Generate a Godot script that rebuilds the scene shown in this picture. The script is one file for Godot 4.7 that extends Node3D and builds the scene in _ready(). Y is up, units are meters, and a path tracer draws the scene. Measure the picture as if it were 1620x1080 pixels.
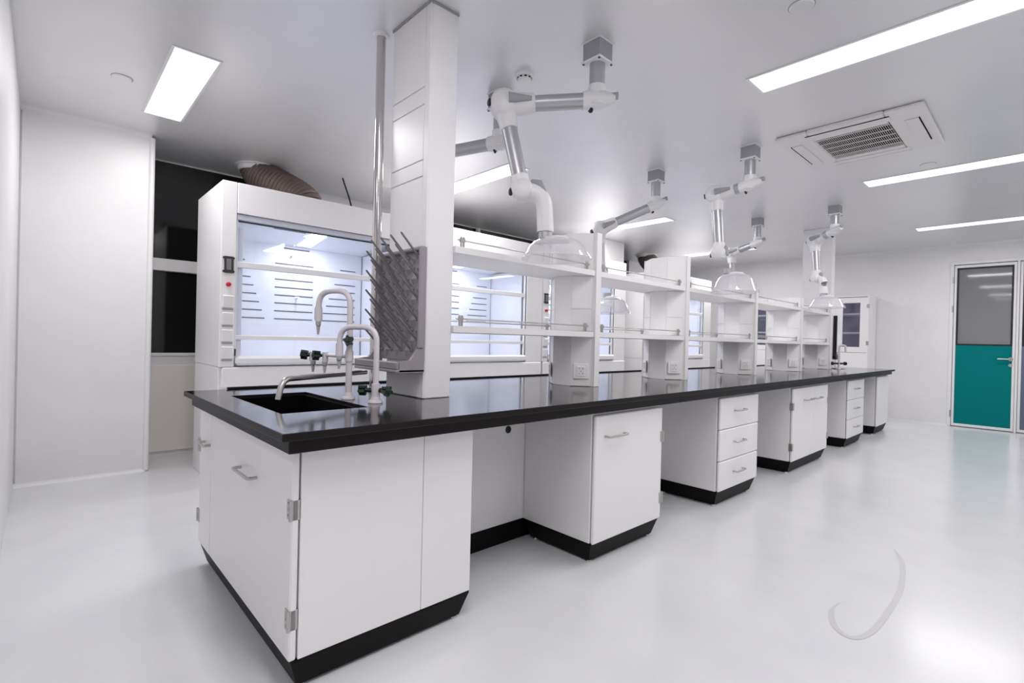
extends Node3D

const FL := -0.045      # floor
const CE := 2.74        # ceiling
const WT := 0.825       # worktop top
var M := {}
var taken := {}

# ---------------------------------------------------------------- mesh collector
class MB:
	var v := PackedVector3Array()
	var n := PackedVector3Array()
	var xf := Transform3D.IDENTITY
	func _init(x := Transform3D.IDENTITY): xf = x
	func tri(a: Vector3, b: Vector3, c: Vector3, na: Vector3, nb: Vector3, nc: Vector3):
		var g := (b - a).cross(c - a)
		if g.length_squared() < 1e-16: return
		var flip := (g.dot(na + nb + nc) > 0.0) != (xf.basis.determinant() < 0.0)
		v.append(xf * a); n.append((xf.basis * na).normalized())
		if flip:
			v.append(xf * c); n.append((xf.basis * nc).normalized())
			v.append(xf * b); n.append((xf.basis * nb).normalized())
		else:
			v.append(xf * b); n.append((xf.basis * nb).normalized())
			v.append(xf * c); n.append((xf.basis * nc).normalized())
	func poly(p: Array, out: Vector3):
		var g := Vector3.ZERO
		for i in range(1, p.size() - 1): g += (p[i] - p[0]).cross(p[i + 1] - p[0])
		if g.length_squared() < 1e-18: return
		g = g.normalized()
		if g.dot(out) < 0.0: g = -g
		for i in range(1, p.size() - 1): tri(p[0], p[i], p[i + 1], g, g, g)
	func box(c: Vector3, s: Vector3, bev := 0.003):
		var h := s * 0.5
		var b := minf(bev, minf(h.x, minf(h.y, h.z)) * 0.6)
		var P := func(sx, sy, sz, ax):
			var q := Vector3(sx * (h.x - b), sy * (h.y - b), sz * (h.z - b))
			q[ax] = [sx, sy, sz][ax] * h[ax]
			return c + q
		for ax in 3:
			for s1 in [-1, 1]:
				var o := Vector3.ZERO; o[ax] = s1
				var pts := []
				for k in [[-1, -1], [1, -1], [1, 1], [-1, 1]]:
					var q := [0, 0, 0]
					q[ax] = s1; q[(ax + 1) % 3] = k[0]; q[(ax + 2) % 3] = k[1]
					pts.append(P.call(q[0], q[1], q[2], ax))
				poly(pts, o)
		if b <= 0.0: return
		for ax in 3:
			var a1 := (ax + 1) % 3
			var a2 := (ax + 2) % 3
			for s1 in [-1, 1]:
				for s2 in [-1, 1]:
					var o := Vector3.ZERO; o[a1] = s1; o[a2] = s2
					var pts := []
					for k in [[-1, a1], [1, a1], [1, a2], [-1, a2]]:
						var q := [0, 0, 0]
						q[ax] = k[0]; q[a1] = s1; q[a2] = s2
						pts.append(P.call(q[0], q[1], q[2], k[1]))
					poly(pts, o)
		for sx in [-1, 1]:
			for sy in [-1, 1]:
				for sz in [-1, 1]:
					poly([P.call(sx, sy, sz, 0), P.call(sx, sy, sz, 1), P.call(sx, sy, sz, 2)], Vector3(sx, sy, sz))
	func span(x0, x1, y0, y1, z0, z1, bev := 0.003):
		box(Vector3((x0 + x1) * 0.5, (y0 + y1) * 0.5, (z0 + z1) * 0.5), Vector3(absf(x1 - x0), absf(y1 - y0), absf(z1 - z0)), bev)
	# rectangle rings: profile of [inset, y] from top to bottom
	func ring(x0, x1, z0, z1, prof: Array):
		for i in prof.size() - 1:
			var p = prof[i]; var q = prof[i + 1]
			var to = -(q[0] - p[0]); var ty = q[1] - p[1]
			var no := Vector2(-ty, to)
			for e in 4:
				var f := func(r, k):
					var c := [[x1 - r[0], z0 + r[0]], [x1 - r[0], z1 - r[0]], [x0 + r[0], z1 - r[0]], [x0 + r[0], z0 + r[0]]]
					return Vector3(c[k % 4][0], r[1], c[k % 4][1])
				var d: Vector3 = [Vector3(1, 0, 0), Vector3(0, 0, 1), Vector3(-1, 0, 0), Vector3(0, 0, -1)][e]
				poly([f.call(p, e), f.call(p, e + 1), f.call(q, e + 1), f.call(q, e)], d * no.x + Vector3(0, no.y, 0))
	func tube(p: Array, r, seg := 14, caps := true, slope := false):
		var fr := []
		var up := Vector3.UP
		for i in p.size():
			var t: Vector3
			if i == 0: t = p[1] - p[0]
			elif i == p.size() - 1: t = p[i] - p[i - 1]
			else: t = (p[i] - p[i - 1]).normalized() + (p[i + 1] - p[i]).normalized()
			t = t.normalized()
			if i == 0 and absf(t.dot(up)) > 0.9: up = Vector3.RIGHT
			var s := t.cross(up).normalized()
			up = s.cross(t).normalized()
			fr.append([s, up, t])
		for i in p.size() - 1:
			var ra: float = r[i] if r is Array else r
			var rb: float = r[i + 1] if r is Array else r
			for k in seg:
				var a0 := TAU * k / seg; var a1 := TAU * (k + 1) / seg
				var d00: Vector3 = fr[i][0] * cos(a0) + fr[i][1] * sin(a0)
				var d01: Vector3 = fr[i][0] * cos(a1) + fr[i][1] * sin(a1)
				var d10: Vector3 = fr[i + 1][0] * cos(a0) + fr[i + 1][1] * sin(a0)
				var d11: Vector3 = fr[i + 1][0] * cos(a1) + fr[i + 1][1] * sin(a1)
				var k0 := Vector3.ZERO
				if slope: k0 = -fr[i][2] * (rb - ra) / maxf((p[i + 1] - p[i]).length(), 1e-5)
				tri(p[i] + d00 * ra, p[i] + d01 * ra, p[i + 1] + d11 * rb, d00 + k0, d01 + k0, d11 + k0)
				tri(p[i] + d00 * ra, p[i + 1] + d11 * rb, p[i + 1] + d10 * rb, d00 + k0, d11 + k0, d10 + k0)
		if caps:
			for e in [0, p.size() - 1]:
				var re: float = r[e] if r is Array else r
				var pts := []
				for k in seg: pts.append(p[e] + (fr[e][0] * cos(TAU * k / seg) + fr[e][1] * sin(TAU * k / seg)) * re)
				poly(pts, -fr[e][2] if e == 0 else fr[e][2])
	# profile of Vector2(radius, height) turned about the local y axis placed by t
	func lathe(prof: Array, t := Transform3D.IDENTITY, seg := 20, smooth := false):
		var keep := xf
		xf = xf * t
		var ns := []
		for i in prof.size() - 1:
			var d: Vector2 = prof[i + 1] - prof[i]
			ns.append(Vector2(d.y, -d.x).normalized())
		for i in prof.size() - 1:
			var na: Vector2 = ns[i]; var nb: Vector2 = ns[i]
			if smooth:
				if i > 0: na = (ns[i] + ns[i - 1]).normalized()
				if i < prof.size() - 2: nb = (ns[i] + ns[i + 1]).normalized()
			for k in seg:
				var c0 := Vector2(cos(TAU * k / seg), sin(TAU * k / seg))
				var c1 := Vector2(cos(TAU * (k + 1) / seg), sin(TAU * (k + 1) / seg))
				var L := func(q: Vector2, c: Vector2): return Vector3(q.x * c.x, q.y, q.x * c.y)
				tri(L.call(prof[i], c0), L.call(prof[i], c1), L.call(prof[i + 1], c1), L.call(na, c0), L.call(na, c1), L.call(nb, c1))
				tri(L.call(prof[i], c0), L.call(prof[i + 1], c1), L.call(prof[i + 1], c0), L.call(na, c0), L.call(nb, c1), L.call(nb, c0))
		xf = keep
	# polygon in x,z raised from y0 to y1
	func prism(pg: PackedVector2Array, y0: float, y1: float):
		var ccw := not Geometry2D.is_polygon_clockwise(pg)
		for i in pg.size():
			var a := pg[i]; var b := pg[(i + 1) % pg.size()]
			var d := b - a
			var o := Vector2(d.y, -d.x) if ccw else Vector2(-d.y, d.x)
			if Geometry2D.is_point_in_polygon((a + b) * 0.5 + o.normalized() * 1e-4, pg): o = -o
			poly([Vector3(a.x, y0, a.y), Vector3(b.x, y0, b.y), Vector3(b.x, y1, b.y), Vector3(a.x, y1, a.y)], Vector3(o.x, 0, o.y))
		var ix := Geometry2D.triangulate_polygon(pg)
		for k in range(0, ix.size(), 3):
			for yy in [[y0, -1.0], [y1, 1.0]]:
				var q := []
				for j in 3: q.append(Vector3(pg[ix[k + j]].x, yy[0], pg[ix[k + j]].y))
				poly(q, Vector3(0, yy[1], 0))
	func mesh() -> ArrayMesh:
		var a := []
		a.resize(Mesh.ARRAY_MAX)
		a[Mesh.ARRAY_VERTEX] = v
		a[Mesh.ARRAY_NORMAL] = n
		var m := ArrayMesh.new()
		m.add_surface_from_arrays(Mesh.PRIMITIVE_TRIANGLES, a)
		return m

# ---------------------------------------------------------------- naming
func numbered(parent: Node, called: String) -> String:
	var key := str(parent.get_instance_id()) + called
	var k: int = taken.get(key, 0)
	taken[key] = k + 1
	return called if k == 0 else "%s_%03d" % [called, k]

func tag(o: Node, label: String, category: String, group := ""):
	o.set_meta("label", label)
	o.set_meta("category", category)
	if group: o.set_meta("group", group)
	return o

func thing(called: String, label: String, category: String, at := Vector3.ZERO, group := "") -> Node3D:
	var o := Node3D.new()
	o.name = numbered(self, called)
	add_child(o, true)
	o.position = at
	tag(o, label, category, group)
	return o

func wm(o: Node3D) -> MB:                # a collector that takes world coordinates for a part of o
	return MB.new(Transform3D(Basis(), -o.position))

func obj(called: String, m: MB, mat: Material, parent: Node = self) -> MeshInstance3D:
	return inst(called, m.mesh(), mat, parent)

func inst(called: String, mesh: Mesh, mat: Material, parent: Node, at := Transform3D.IDENTITY) -> MeshInstance3D:
	var o := MeshInstance3D.new()
	o.name = numbered(parent, called)
	o.mesh = mesh
	o.material_override = mat
	o.transform = at
	parent.add_child(o, true)
	return o

func struct(called: String, m: MB, mat: Material, parent: Node = self) -> MeshInstance3D:
	var o := obj(called, m, mat, parent)
	if parent == self: o.set_meta("kind", "structure")
	return o

func dup(root: Node3D, at: Vector3, label: String) -> Node3D:
	var r: Node3D = root.duplicate()
	var base := String(root.name)
	r.name = numbered(self, base)
	add_child(r, true)
	r.position = at
	r.set_meta("label", label)
	return r

func rounded(p: Array, r: float, k := 6) -> Array:
	var out := [p[0]]
	for i in range(1, p.size() - 1):
		var a: Vector3 = p[i] + (p[i - 1] - p[i]).limit_length(r)
		var b: Vector3 = p[i] + (p[i + 1] - p[i]).limit_length(r)
		for j in k + 1:
			var t := float(j) / k
			out.append(a.lerp(p[i], t).lerp(p[i].lerp(b, t), t))
	out.append(p[-1])
	return out

func aim(at: Vector3, dir: Vector3) -> Transform3D:    # local y along dir
	var y := dir.normalized()
	var x := (Vector3.RIGHT if absf(y.x) < 0.8 else Vector3.FORWARD).cross(y).normalized()
	return Transform3D(Basis(x, y, x.cross(y)), at)

func mat(called: String, c: Color, rough := 0.4, metal := 0.0) -> StandardMaterial3D:
	var m := StandardMaterial3D.new()
	m.resource_name = called
	m.albedo_color = c
	m.roughness = rough
	m.metallic = metal
	M[called] = m
	return m

func noise_tex(freq: float, lo: Color, hi: Color, sd: int, size := 512) -> NoiseTexture2D:
	var f := FastNoiseLite.new()
	f.seed = sd
	f.frequency = freq
	f.fractal_octaves = 4
	var t := NoiseTexture2D.new()
	t.width = size; t.height = size
	t.seamless = true
	t.noise = f
	var g := Gradient.new()
	g.set_color(0, lo); g.set_color(1, hi)
	t.color_ramp = g
	return t

# ---------------------------------------------------------------- scene
func _ready():
	var cam := Camera3D.new()
	cam.name = "camera"
	cam.fov = 68.117
	cam.near = 0.03
	cam.far = 60.0
	add_child(cam)
	var b := Basis(Vector3.UP, 0.82066) * Basis(Vector3.RIGHT, -0.00377) * Basis(Vector3.BACK, 0.0241)
	cam.transform = Transform3D(b, Vector3(1.5445, 1.12065, 0.5233))
	cam.current = true

	var we := WorldEnvironment.new()
	we.name = "world_environment"
	var env := Environment.new()
	env.background_mode = Environment.BG_COLOR
	env.background_color = Color(0.01, 0.01, 0.012)
	env.tonemap_mode = Environment.TONE_MAPPER_LINEAR
	env.tonemap_exposure = 1.0
	env.sdfgi_enabled = true
	env.ssao_enabled = true
	env.ssil_enabled = true
	we.environment = env
	add_child(we)

	materials()
	lights()
	room()
	bench()
	sink_end()
	shelving()
	hoods()
	ceiling_units()
	arms()
	far_cabinets()

const LAMP_E := 2.25
const HOOD_E := 0.85

func materials():
	mat("white_coat", Color(0.95, 0.945, 0.95), 0.32)
	mat("cream_panel", Color(0.97, 0.95, 0.925), 0.35)
	mat("white_trim", Color(0.935, 0.935, 0.94), 0.35)
	mat("shelf_white", Color(0.95, 0.945, 0.95), 0.35)
	mat("column_white", Color(0.945, 0.94, 0.95), 0.3)
	var w := mat("wall_panel", Color.WHITE, 0.38)
	w.albedo_texture = noise_tex(0.006, Color(0.92, 0.92, 0.925), Color(0.94, 0.94, 0.945), 3)
	w.uv1_triplanar = true; w.uv1_world_triplanar = true; w.uv1_scale = Vector3(0.4, 0.4, 0.4)
	var c := mat("ceiling_panel", Color.WHITE, 0.35, 0.33)
	c.albedo_texture = noise_tex(0.005, Color(0.90, 0.90, 0.91), Color(0.92, 0.92, 0.925), 5)
	c.uv1_triplanar = true; c.uv1_world_triplanar = true; c.uv1_scale = Vector3(0.3, 0.3, 0.3)
	var f := mat("floor_epoxy", Color.WHITE, 0.2)
	f.albedo_texture = noise_tex(0.008, Color(0.88, 0.885, 0.90), Color(0.905, 0.91, 0.92), 7)
	f.uv1_triplanar = true; f.uv1_world_triplanar = true; f.uv1_scale = Vector3(0.5, 0.5, 0.5)
	var e := mat("epoxy_black", Color.WHITE, 0.11)
	e.albedo_texture = noise_tex(0.05, Color(0.10, 0.085, 0.09), Color(0.125, 0.105, 0.11), 9)
	e.metallic_specular = 0.8
	e.uv1_triplanar = true; e.uv1_world_triplanar = true; e.uv1_scale = Vector3(1.5, 1.5, 1.5)
	mat("epoxy_edge", Color(0.095, 0.078, 0.085), 0.42).metallic_specular = 0.3
	mat("plinth_black", Color(0.065, 0.05, 0.055), 0.5).metallic_specular = 0.25
	mat("sink_black", Color(0.03, 0.03, 0.033), 0.5).metallic_specular = 0.2
	mat("black_plastic", Color(0.07, 0.07, 0.075), 0.4)
	mat("steel", Color(0.74, 0.73, 0.72), 0.28, 1.0)
	mat("chrome", Color(0.80, 0.78, 0.78), 0.1, 1.0)
	mat("dark_steel", Color(0.42, 0.41, 0.41), 0.35, 1.0)
	mat("aluminium", Color(0.72, 0.72, 0.735), 0.36, 0.75)
	mat("arm_white", Color(0.91, 0.91, 0.92), 0.35)
	mat("grey_plastic", Color(0.63, 0.63, 0.65), 0.45)
	mat("rack_grey", Color(0.60, 0.575, 0.605), 0.5)
	mat("peg_grey", Color(0.47, 0.465, 0.48), 0.4)
	mat("tap_white", Color(0.87, 0.85, 0.87), 0.3)
	mat("knob_green", Color(0.07, 0.16, 0.12), 0.3)
	mat("nozzle_grey", Color(0.72, 0.72, 0.73), 0.3, 0.3)
	mat("liner", Color(0.90, 0.905, 0.94), 0.4)
	mat("slot_dark", Color(0.20, 0.20, 0.23), 0.6)
	mat("red", Color(0.78, 0.10, 0.16), 0.35)
	mat("display_dark", Color(0.20, 0.20, 0.21), 0.25)
	mat("display_grey", Color(0.48, 0.48, 0.49), 0.25)
	mat("window_dark", Color(0.06, 0.06, 0.062), 0.07)
	mat("duct_brown", Color(0.40, 0.35, 0.33), 0.45, 0.1)
	mat("teal", Color(0.0, 0.48, 0.485), 0.5).metallic_specular = 0.2
	mat("gasket", Color(0.08, 0.07, 0.08), 0.5)
	mat("slate", Color(0.38, 0.42, 0.50), 0.4)
	mat("door_glass", Color(0.52, 0.52, 0.53), 0.05)
	mat("seam_grey", Color(0.62, 0.62, 0.63), 0.5)
	mat("grille_dark", Color(0.04, 0.035, 0.04), 0.7).metallic_specular = 0.1
	mat("ac_white", Color(0.90, 0.89, 0.89), 0.4)
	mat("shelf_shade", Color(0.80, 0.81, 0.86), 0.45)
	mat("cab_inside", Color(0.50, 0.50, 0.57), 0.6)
	mat("scuff", Color(0.83, 0.83, 0.84), 0.25)
	var g := mat("sash_glass", Color(0.86, 0.90, 0.98, 0.10), 0.02)
	g.transparency = BaseMaterial3D.TRANSPARENCY_ALPHA
	var g2 := mat("cabinet_glass", Color(0.45, 0.45, 0.55, 0.22), 0.03)
	g2.transparency = BaseMaterial3D.TRANSPARENCY_ALPHA
	var d := mat("clear_dome", Color(0.95, 0.95, 0.97, 0.24), 0.06)
	d.transparency = BaseMaterial3D.TRANSPARENCY_ALPHA
	var l := mat("lamp_diffuser", Color(1, 1, 1), 0.5)
	l.emission_enabled = true
	l.emission = Color(1.0, 0.99, 0.99)
	l.emission_energy_multiplier = 1.3
	var h := mat("hood_lamp", Color(1, 1, 1), 0.5)
	h.emission_enabled = true
	h.emission = Color(0.93, 0.96, 1.0)
	h.emission_energy_multiplier = 1.0

# ---------------------------------------------------------------- ceiling lights
func area_light(parent: Node3D, at: Vector3, size: Vector2, energy: float, col: Color):
	var a := AreaLight3D.new()
	a.name = "area_light"
	parent.add_child(a)
	a.position = at
	a.rotation_degrees = Vector3(-90, 0, 0)
	a.area_size = size
	a.light_energy = energy
	a.light_color = col
	a.area_range = 20.0
	a.area_attenuation = 2.0
	a.shadow_enabled = true

func lights():
	var zs := [-0.12, -2.715, -5.42, -8.13, 1.6]
	var words := ["beside the left wall block", "behind the tall service column", "above the third fume hood", "above the far fume hood", ""]
	var words2 := ["over the open floor near the camera", "beside the nearest extraction arm, largest in view", "just beyond the air conditioning cassette", "nearest the teal door", "in the entrance recess behind the camera"]
	for side in 3:
		for i in (5 if side == 1 else 4):
			var x: float = [-2.48, 0.84, 2.95][side]
			var lab: String = "slim ceiling light panel over the right-hand aisle outside the frame, " + ["behind the camera", "nearest the cassette", "third towards the door wall", "closest to the door wall"][mini(i, 3)]
			if side < 2: lab = "slim rectangular ceiling light panel " + [words, words2][side][i]
			var t := thing("ceiling_light", lab, "ceiling light", Vector3(x, CE, zs[i]), "recessed ceiling light panels")
			var L := 1.18; var W := 0.225
			var m := MB.new()
			for s in [-1, 1]:
				m.box(Vector3(0, -0.003, s * (W * 0.5 + 0.008)), Vector3(L + 0.032, 0.006, 0.016), 0.002)
				m.box(Vector3(s * (L * 0.5 + 0.008), -0.003, 0), Vector3(0.016, 0.006, W), 0.002)
			obj("frame", m, M.white_trim, t)
			m = MB.new()
			m.box(Vector3(0, -0.002, 0), Vector3(L, 0.004, W), 0.001)
			obj("light_diffuser", m, M.lamp_diffuser, t)
			area_light(t, Vector3(0, -0.012, 0), Vector2(L, W), LAMP_E * (0.76 if side == 0 and i == 0 else 1.2 if side == 0 else 0.4 if side == 2 or i == 4 else 0.97), Color(1.0, 0.985, 0.985))

# ---------------------------------------------------------------- room
func room():
	var m := MB.new()
	m.span(-4.5, 4.6, FL - 0.15, FL, -10.1, 2.6, 0.0)
	struct("floor", m, M.floor_epoxy)
	m = MB.new()
	m.span(-4.5, 4.6, CE, CE + 0.15, -10.1, 2.6, 0.0)
	struct("ceiling", m, M.ceiling_panel)
	# left: a block at x -3.6 that ends at z -0.12, then the window wall at x -4.2
	m = MB.new()
	m.span(-4.2, -3.6, FL, CE, -0.123, 0.66, 0.012)
	struct("wall_left_block", m, M.wall_panel)
	m = MB.new()
	m.tube([Vector3(-3.604, FL + 0.005, -0.128), Vector3(-3.604, CE - 0.02, -0.128)], 0.022, 12)
	struct("trim_1", m, M.white_trim)
	var wins := [[-0.13, -1.45], [-2.75, -5.5], [-6.45, -7.95]]
	m = MB.new()
	m.span(-4.4, -4.2, FL, 0.885, -9.75, 0.66, 0.0)
	var z := 0.66
	for w in wins:
		m.span(-4.4, -4.2, 0.885, CE, w[0], z, 0.0)
		z = w[1]
	m.span(-4.4, -4.2, 0.885, CE, -9.75, z, 0.0)
	struct("wall_left", m, M.wall_panel)
	var k := 0
	for w in wins:
		k += 1
		var fr := MB.new()
		var z0: float = w[0]; var z1: float = w[1]
		fr.span(-4.30, -4.185, 1.69, 1.805, z1, z0, 0.004)
		fr.span(-4.30, -4.19, 0.885, 0.915, z1, z0, 0.004)
		fr.span(-4.30, -4.25, 2.728, CE, z1, z0, 0.002)
		for zz in [z0 - 0.012, z1 + 0.012]: fr.span(-4.30, -4.19, 0.915, 2.728, zz - 0.012, zz + 0.012, 0.003)
		if k == 2: fr.span(-4.30, -4.19, 0.915, 2.728, -4.14, -4.10, 0.003)
		var o := struct("window_%d" % k, fr, M.white_trim)
		var cuts := [z0 - 0.024, z1 + 0.024] if k != 2 else [z0 - 0.024, -4.10, -4.14, z1 + 0.024]
		for c in range(0, cuts.size(), 2):
			for yy in [[0.915, 1.69], [1.805, 2.728]]:
				var p := MB.new()
				p.span(-4.26, -4.25, yy[0], yy[1], cuts[c + 1], cuts[c], 0.0)
				obj("pane", p, M.window_dark, o)
	# panel under the first window
	m = MB.new()
	m.span(-4.2, -4.185, FL + 0.03, 0.80, -0.9, -0.16, 0.004)
	struct("trim_2", m, M.cream_panel)
	# boxed wall pier between the fume hoods
	m = MB.new()
	m.span(-4.2, -3.28, FL, CE, -6.44, -5.70, 0.008)
	struct("wall_pier", m, M.wall_panel)
	# near wall beside the camera, with the doorway recess the photographer stands in
	m = MB.new()
	m.span(-4.4, -1.10, FL, CE, 0.66, 0.80, 0.0)
	m.span(-1.24, -1.10, FL, CE, 0.80, 2.4, 0.0)
	m.span(-1.24, 4.4, FL, CE, 2.4, 2.55, 0.0)
	struct("wall_near", m, M.wall_panel)
	m = MB.new()
	m.span(4.3, 4.45, FL, CE, -9.9, 2.4, 0.0)
	struct("wall_right", m, M.wall_panel)
	# far wall with the double door
	m = MB.new()
	m.span(-4.4, 0.44, FL, CE, -9.95, -9.75, 0.0)
	m.span(1.66, 4.45, FL, CE, -9.95, -9.75, 0.0)
	m.span(0.44, 1.66, 2.47, CE, -9.95, -9.75, 0.0)
	struct("wall_far", m, M.wall_panel)
	# coves along floor and ceiling
	cove("baseboard_left", Vector3(-3.6, FL, 0.66), Vector3(-3.6, FL, -0.123), Vector3(1, 0, 0), 1.0, 0.03)
	cove("baseboard_far", Vector3(-0.4, FL, -9.75), Vector3(0.44, FL, -9.75), Vector3(0, 0, 1), 1.0, 0.03)
	cove("trim_3", Vector3(-3.6, CE, 0.66), Vector3(-3.6, CE, -0.123), Vector3(1, 0, 0), -1.0, 0.035)
	cove("trim_4", Vector3(-4.2, CE, -9.75), Vector3(4.3, CE, -9.75), Vector3(0, 0, 1), -1.0, 0.035)
	# the doors
	var fr := MB.new()
	for x in [0.455, 1.66 - 0.02]: fr.span(x - 0.022, x + 0.022, FL, 2.43, -9.80, -9.735, 0.004)
	fr.span(0.433, 1.66, 2.43, 2.475, -9.80, -9.735, 0.004)
	var d := struct("door_1", fr, M.white_trim)
	door_leaf(d, 0.482, 1.165, M.teal, true)
	var fr2 := MB.new()
	fr2.span(1.168, 1.196, FL, 2.43, -9.79, -9.73, 0.004)
	var d2 := struct("door_2", fr2, M.white_trim)
	door_leaf(d2, 1.20, 1.615, M.slate, false)
	# rubbed grey mark on the floor
	m = MB.new()
	var pts := [Vector3(0.904, 0, -3.181), Vector3(0.997, 0, -2.947), Vector3(1.058, 0, -2.561), Vector3(1.066, 0, -2.204), Vector3(1.052, 0, -1.969), Vector3(1.008, 0, -1.877), Vector3(0.942, 0, -1.924), Vector3(0.897, 0, -2.053), Vector3(0.905, 0, -2.17), Vector3(0.949, 0, -2.18)]
	var c := Curve3D.new()
	c.bake_interval = 0.012
	for i in pts.size():
		var tg: Vector3 = ((pts[mini(i + 1, pts.size() - 1)] - pts[maxi(i - 1, 0)]) * 0.17)
		c.add_point(pts[i], -tg, tg)
	var bp := c.get_baked_points()
	var edge := []
	for i in bp.size():
		var dir := (bp[mini(i + 3, bp.size() - 1)] - bp[maxi(i - 3, 0)]).normalized()
		var w := 0.012 * smoothstep(0.0, 0.15, minf(float(i), float(bp.size() - 1 - i)) / bp.size())
		edge.append([bp[i] + Vector3(-dir.z, 0, dir.x) * w + Vector3(0, FL + 0.0012, 0), bp[i] - Vector3(-dir.z, 0, dir.x) * w + Vector3(0, FL + 0.0012, 0)])
	for i in edge.size() - 1:
		m.tri(edge[i][0], edge[i][1], edge[i + 1][1], Vector3.UP, Vector3.UP, Vector3.UP)
		m.tri(edge[i][0], edge[i + 1][1], edge[i + 1][0], Vector3.UP, Vector3.UP, Vector3.UP)
	tag(obj("floor_mark", m, M.scuff), "faint grey curled mark on the glossy floor, right foreground", "mark")

func cove(called: String, a: Vector3, e: Vector3, out: Vector3, up: float, r: float):
	var m := MB.new()
	var prev := []
	for i in 7:
		var t := PI * 0.5 * i / 6.0
		var off := out * (r - r * sin(t)) + Vector3(0, up * (r - r * cos(t)), 0)
		var nn := (out * sin(t) + Vector3(0, up * cos(t), 0))
		if prev:
			m.tri(a + prev[0], e + prev[0], e + off, prev[1], prev[1], nn)
			m.tri(a + prev[0], e + off, a + off, prev[1], nn, nn)
		prev = [off, nn]
	for q in [a, e]:
		var pts := [q]
		for i in 7:
			var t := PI * 0.5 * i / 6.0
			pts.append(q + out * (r - r * sin(t)) + Vector3(0, up * (r - r * cos(t)), 0))
		m.poly(pts, q - (a + e) * 0.5)
	m.poly([a, e, e + out * r, a + out * r], Vector3(0, -up, 0))
	m.poly([a, e, e + Vector3(0, up * r, 0), a + Vector3(0, up * r, 0)], -out)
	struct(called, m, M.wall_panel)

func door_leaf(d: Node, x0: float, x1: float, low: Material, lever: bool):
	var zf := -9.745
	var m := MB.new()
	m.span(x0, x0 + 0.03, FL + 0.01, 2.42, zf - 0.045, zf, 0.003)
	m.span(x1 - 0.03, x1, FL + 0.01, 2.42, zf - 0.045, zf, 0.003)
	m.span(x0 + 0.03, x1 - 0.03, 2.38, 2.42, zf - 0.045, zf, 0.003)
	m.span(x0 + 0.03, x1 - 0.03, FL + 0.01, FL + 0.05, zf - 0.045, zf, 0.003)
	obj("leaf_frame", m, M.white_trim, d)
	m = MB.new()
	m.span(x0 + 0.03, x1 - 0.03, FL + 0.05, 1.20, zf - 0.04, zf - 0.008, 0.002)
	var p := obj("lower_panel", m, low, d)
	m = MB.new()
	m.span(x0 + 0.03, x0 + 0.052, 1.20, 2.38, zf - 0.04, zf - 0.004, 0.002)
	m.span(x1 - 0.052, x1 - 0.03, 1.20, 2.38, zf - 0.04, zf - 0.004, 0.002)
	m.span(x0 + 0.052, x1 - 0.052, 1.20, 1.222, zf - 0.04, zf - 0.004, 0.002)
	m.span(x0 + 0.052, x1 - 0.052, 2.355, 2.38, zf - 0.04, zf - 0.004, 0.002)
	obj("gasket", m, M.gasket, d)
	m = MB.new()
	m.span(x0 + 0.052, x1 - 0.052, 1.222, 2.355, zf - 0.03, zf - 0.018, 0.0)
	obj("pane", m, M.door_glass, d)
	if not lever: return
	for y in [0.15, 1.75, 2.2]:
		m = MB.new()
		m.tube([Vector3(x0 - 0.012, y - 0.05, zf + 0.008), Vector3(x0 - 0.012, y + 0.05, zf + 0.008)], 0.009, 10)
		obj("hinge", m, M.steel, d)
	m = MB.new()
	m.lathe([Vector2(0, 0.02), Vector2(0.026, 0.02), Vector2(0.028, 0.016), Vector2(0.028, 0), Vector2(0, 0)], Transform3D(Basis(Vector3.RIGHT, PI / 2), Vector3(x1 - 0.045, 1.01, zf - 0.008)), 16)
	m.tube(rounded([Vector3(x1 - 0.045, 1.01, zf), Vector3(x1 - 0.045, 1.01, zf + 0.055), Vector3(x1 - 0.18, 1.01, zf + 0.055)], 0.025), 0.011, 10)
	m.lathe([Vector2(0, 0.012), Vector2(0.022, 0.012), Vector2(0.024, 0.008), Vector2(0.024, 0), Vector2(0, 0)], Transform3D(Basis(Vector3.RIGHT, PI / 2), Vector3(x1 - 0.045, 0.92, zf - 0.008)), 16)
	obj("door_handle", m, M.steel, d)

# ---------------------------------------------------------------- the island bench
const BX0 := -1.4056
const BZ1 := -8.424

func bow_handle(called: String, at: Vector3, along: Vector3, out: Vector3, length: float, parent: Node):
	var m := MB.new()
	var a := at - along * length * 0.5
	var e := at + along * length * 0.5
	var path := rounded([a, a + out * 0.032, e + out * 0.032, e], 0.012, 4)
	m.tube(path, 0.0065, 8)
	obj(called, m, M.steel, parent)

func hinge(at: Vector3, out: Vector3, side: Vector3, parent: Node):
	var m := MB.new()
	var y := Vector3.UP
	var t := Transform3D(Basis(side, y, out), Vector3.ZERO)
	t.origin = at
	var keep := m.xf
	m.xf = t
	m.box(Vector3(-0.014, 0, 0.003), Vector3(0.026, 0.066, 0.004), 0.001)
	m.box(Vector3(0.005, 0, -0.012), Vector3(0.004, 0.066, 0.026), 0.001)
	m.tube([Vector3(0.004, -0.033, 0.004), Vector3(0.004, 0.033, 0.004)], 0.006, 8)
	for q in [-0.02, 0.0, 0.02]: m.lathe([Vector2(0, 0.0025), Vector2(0.004, 0.002), Vector2(0.0045, 0)], Transform3D(Basis(Vector3.RIGHT, PI / 2), Vector3(-0.017, q, 0.005)), 8)
	m.xf = keep
	obj("hinge", m, M.steel, parent)

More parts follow.
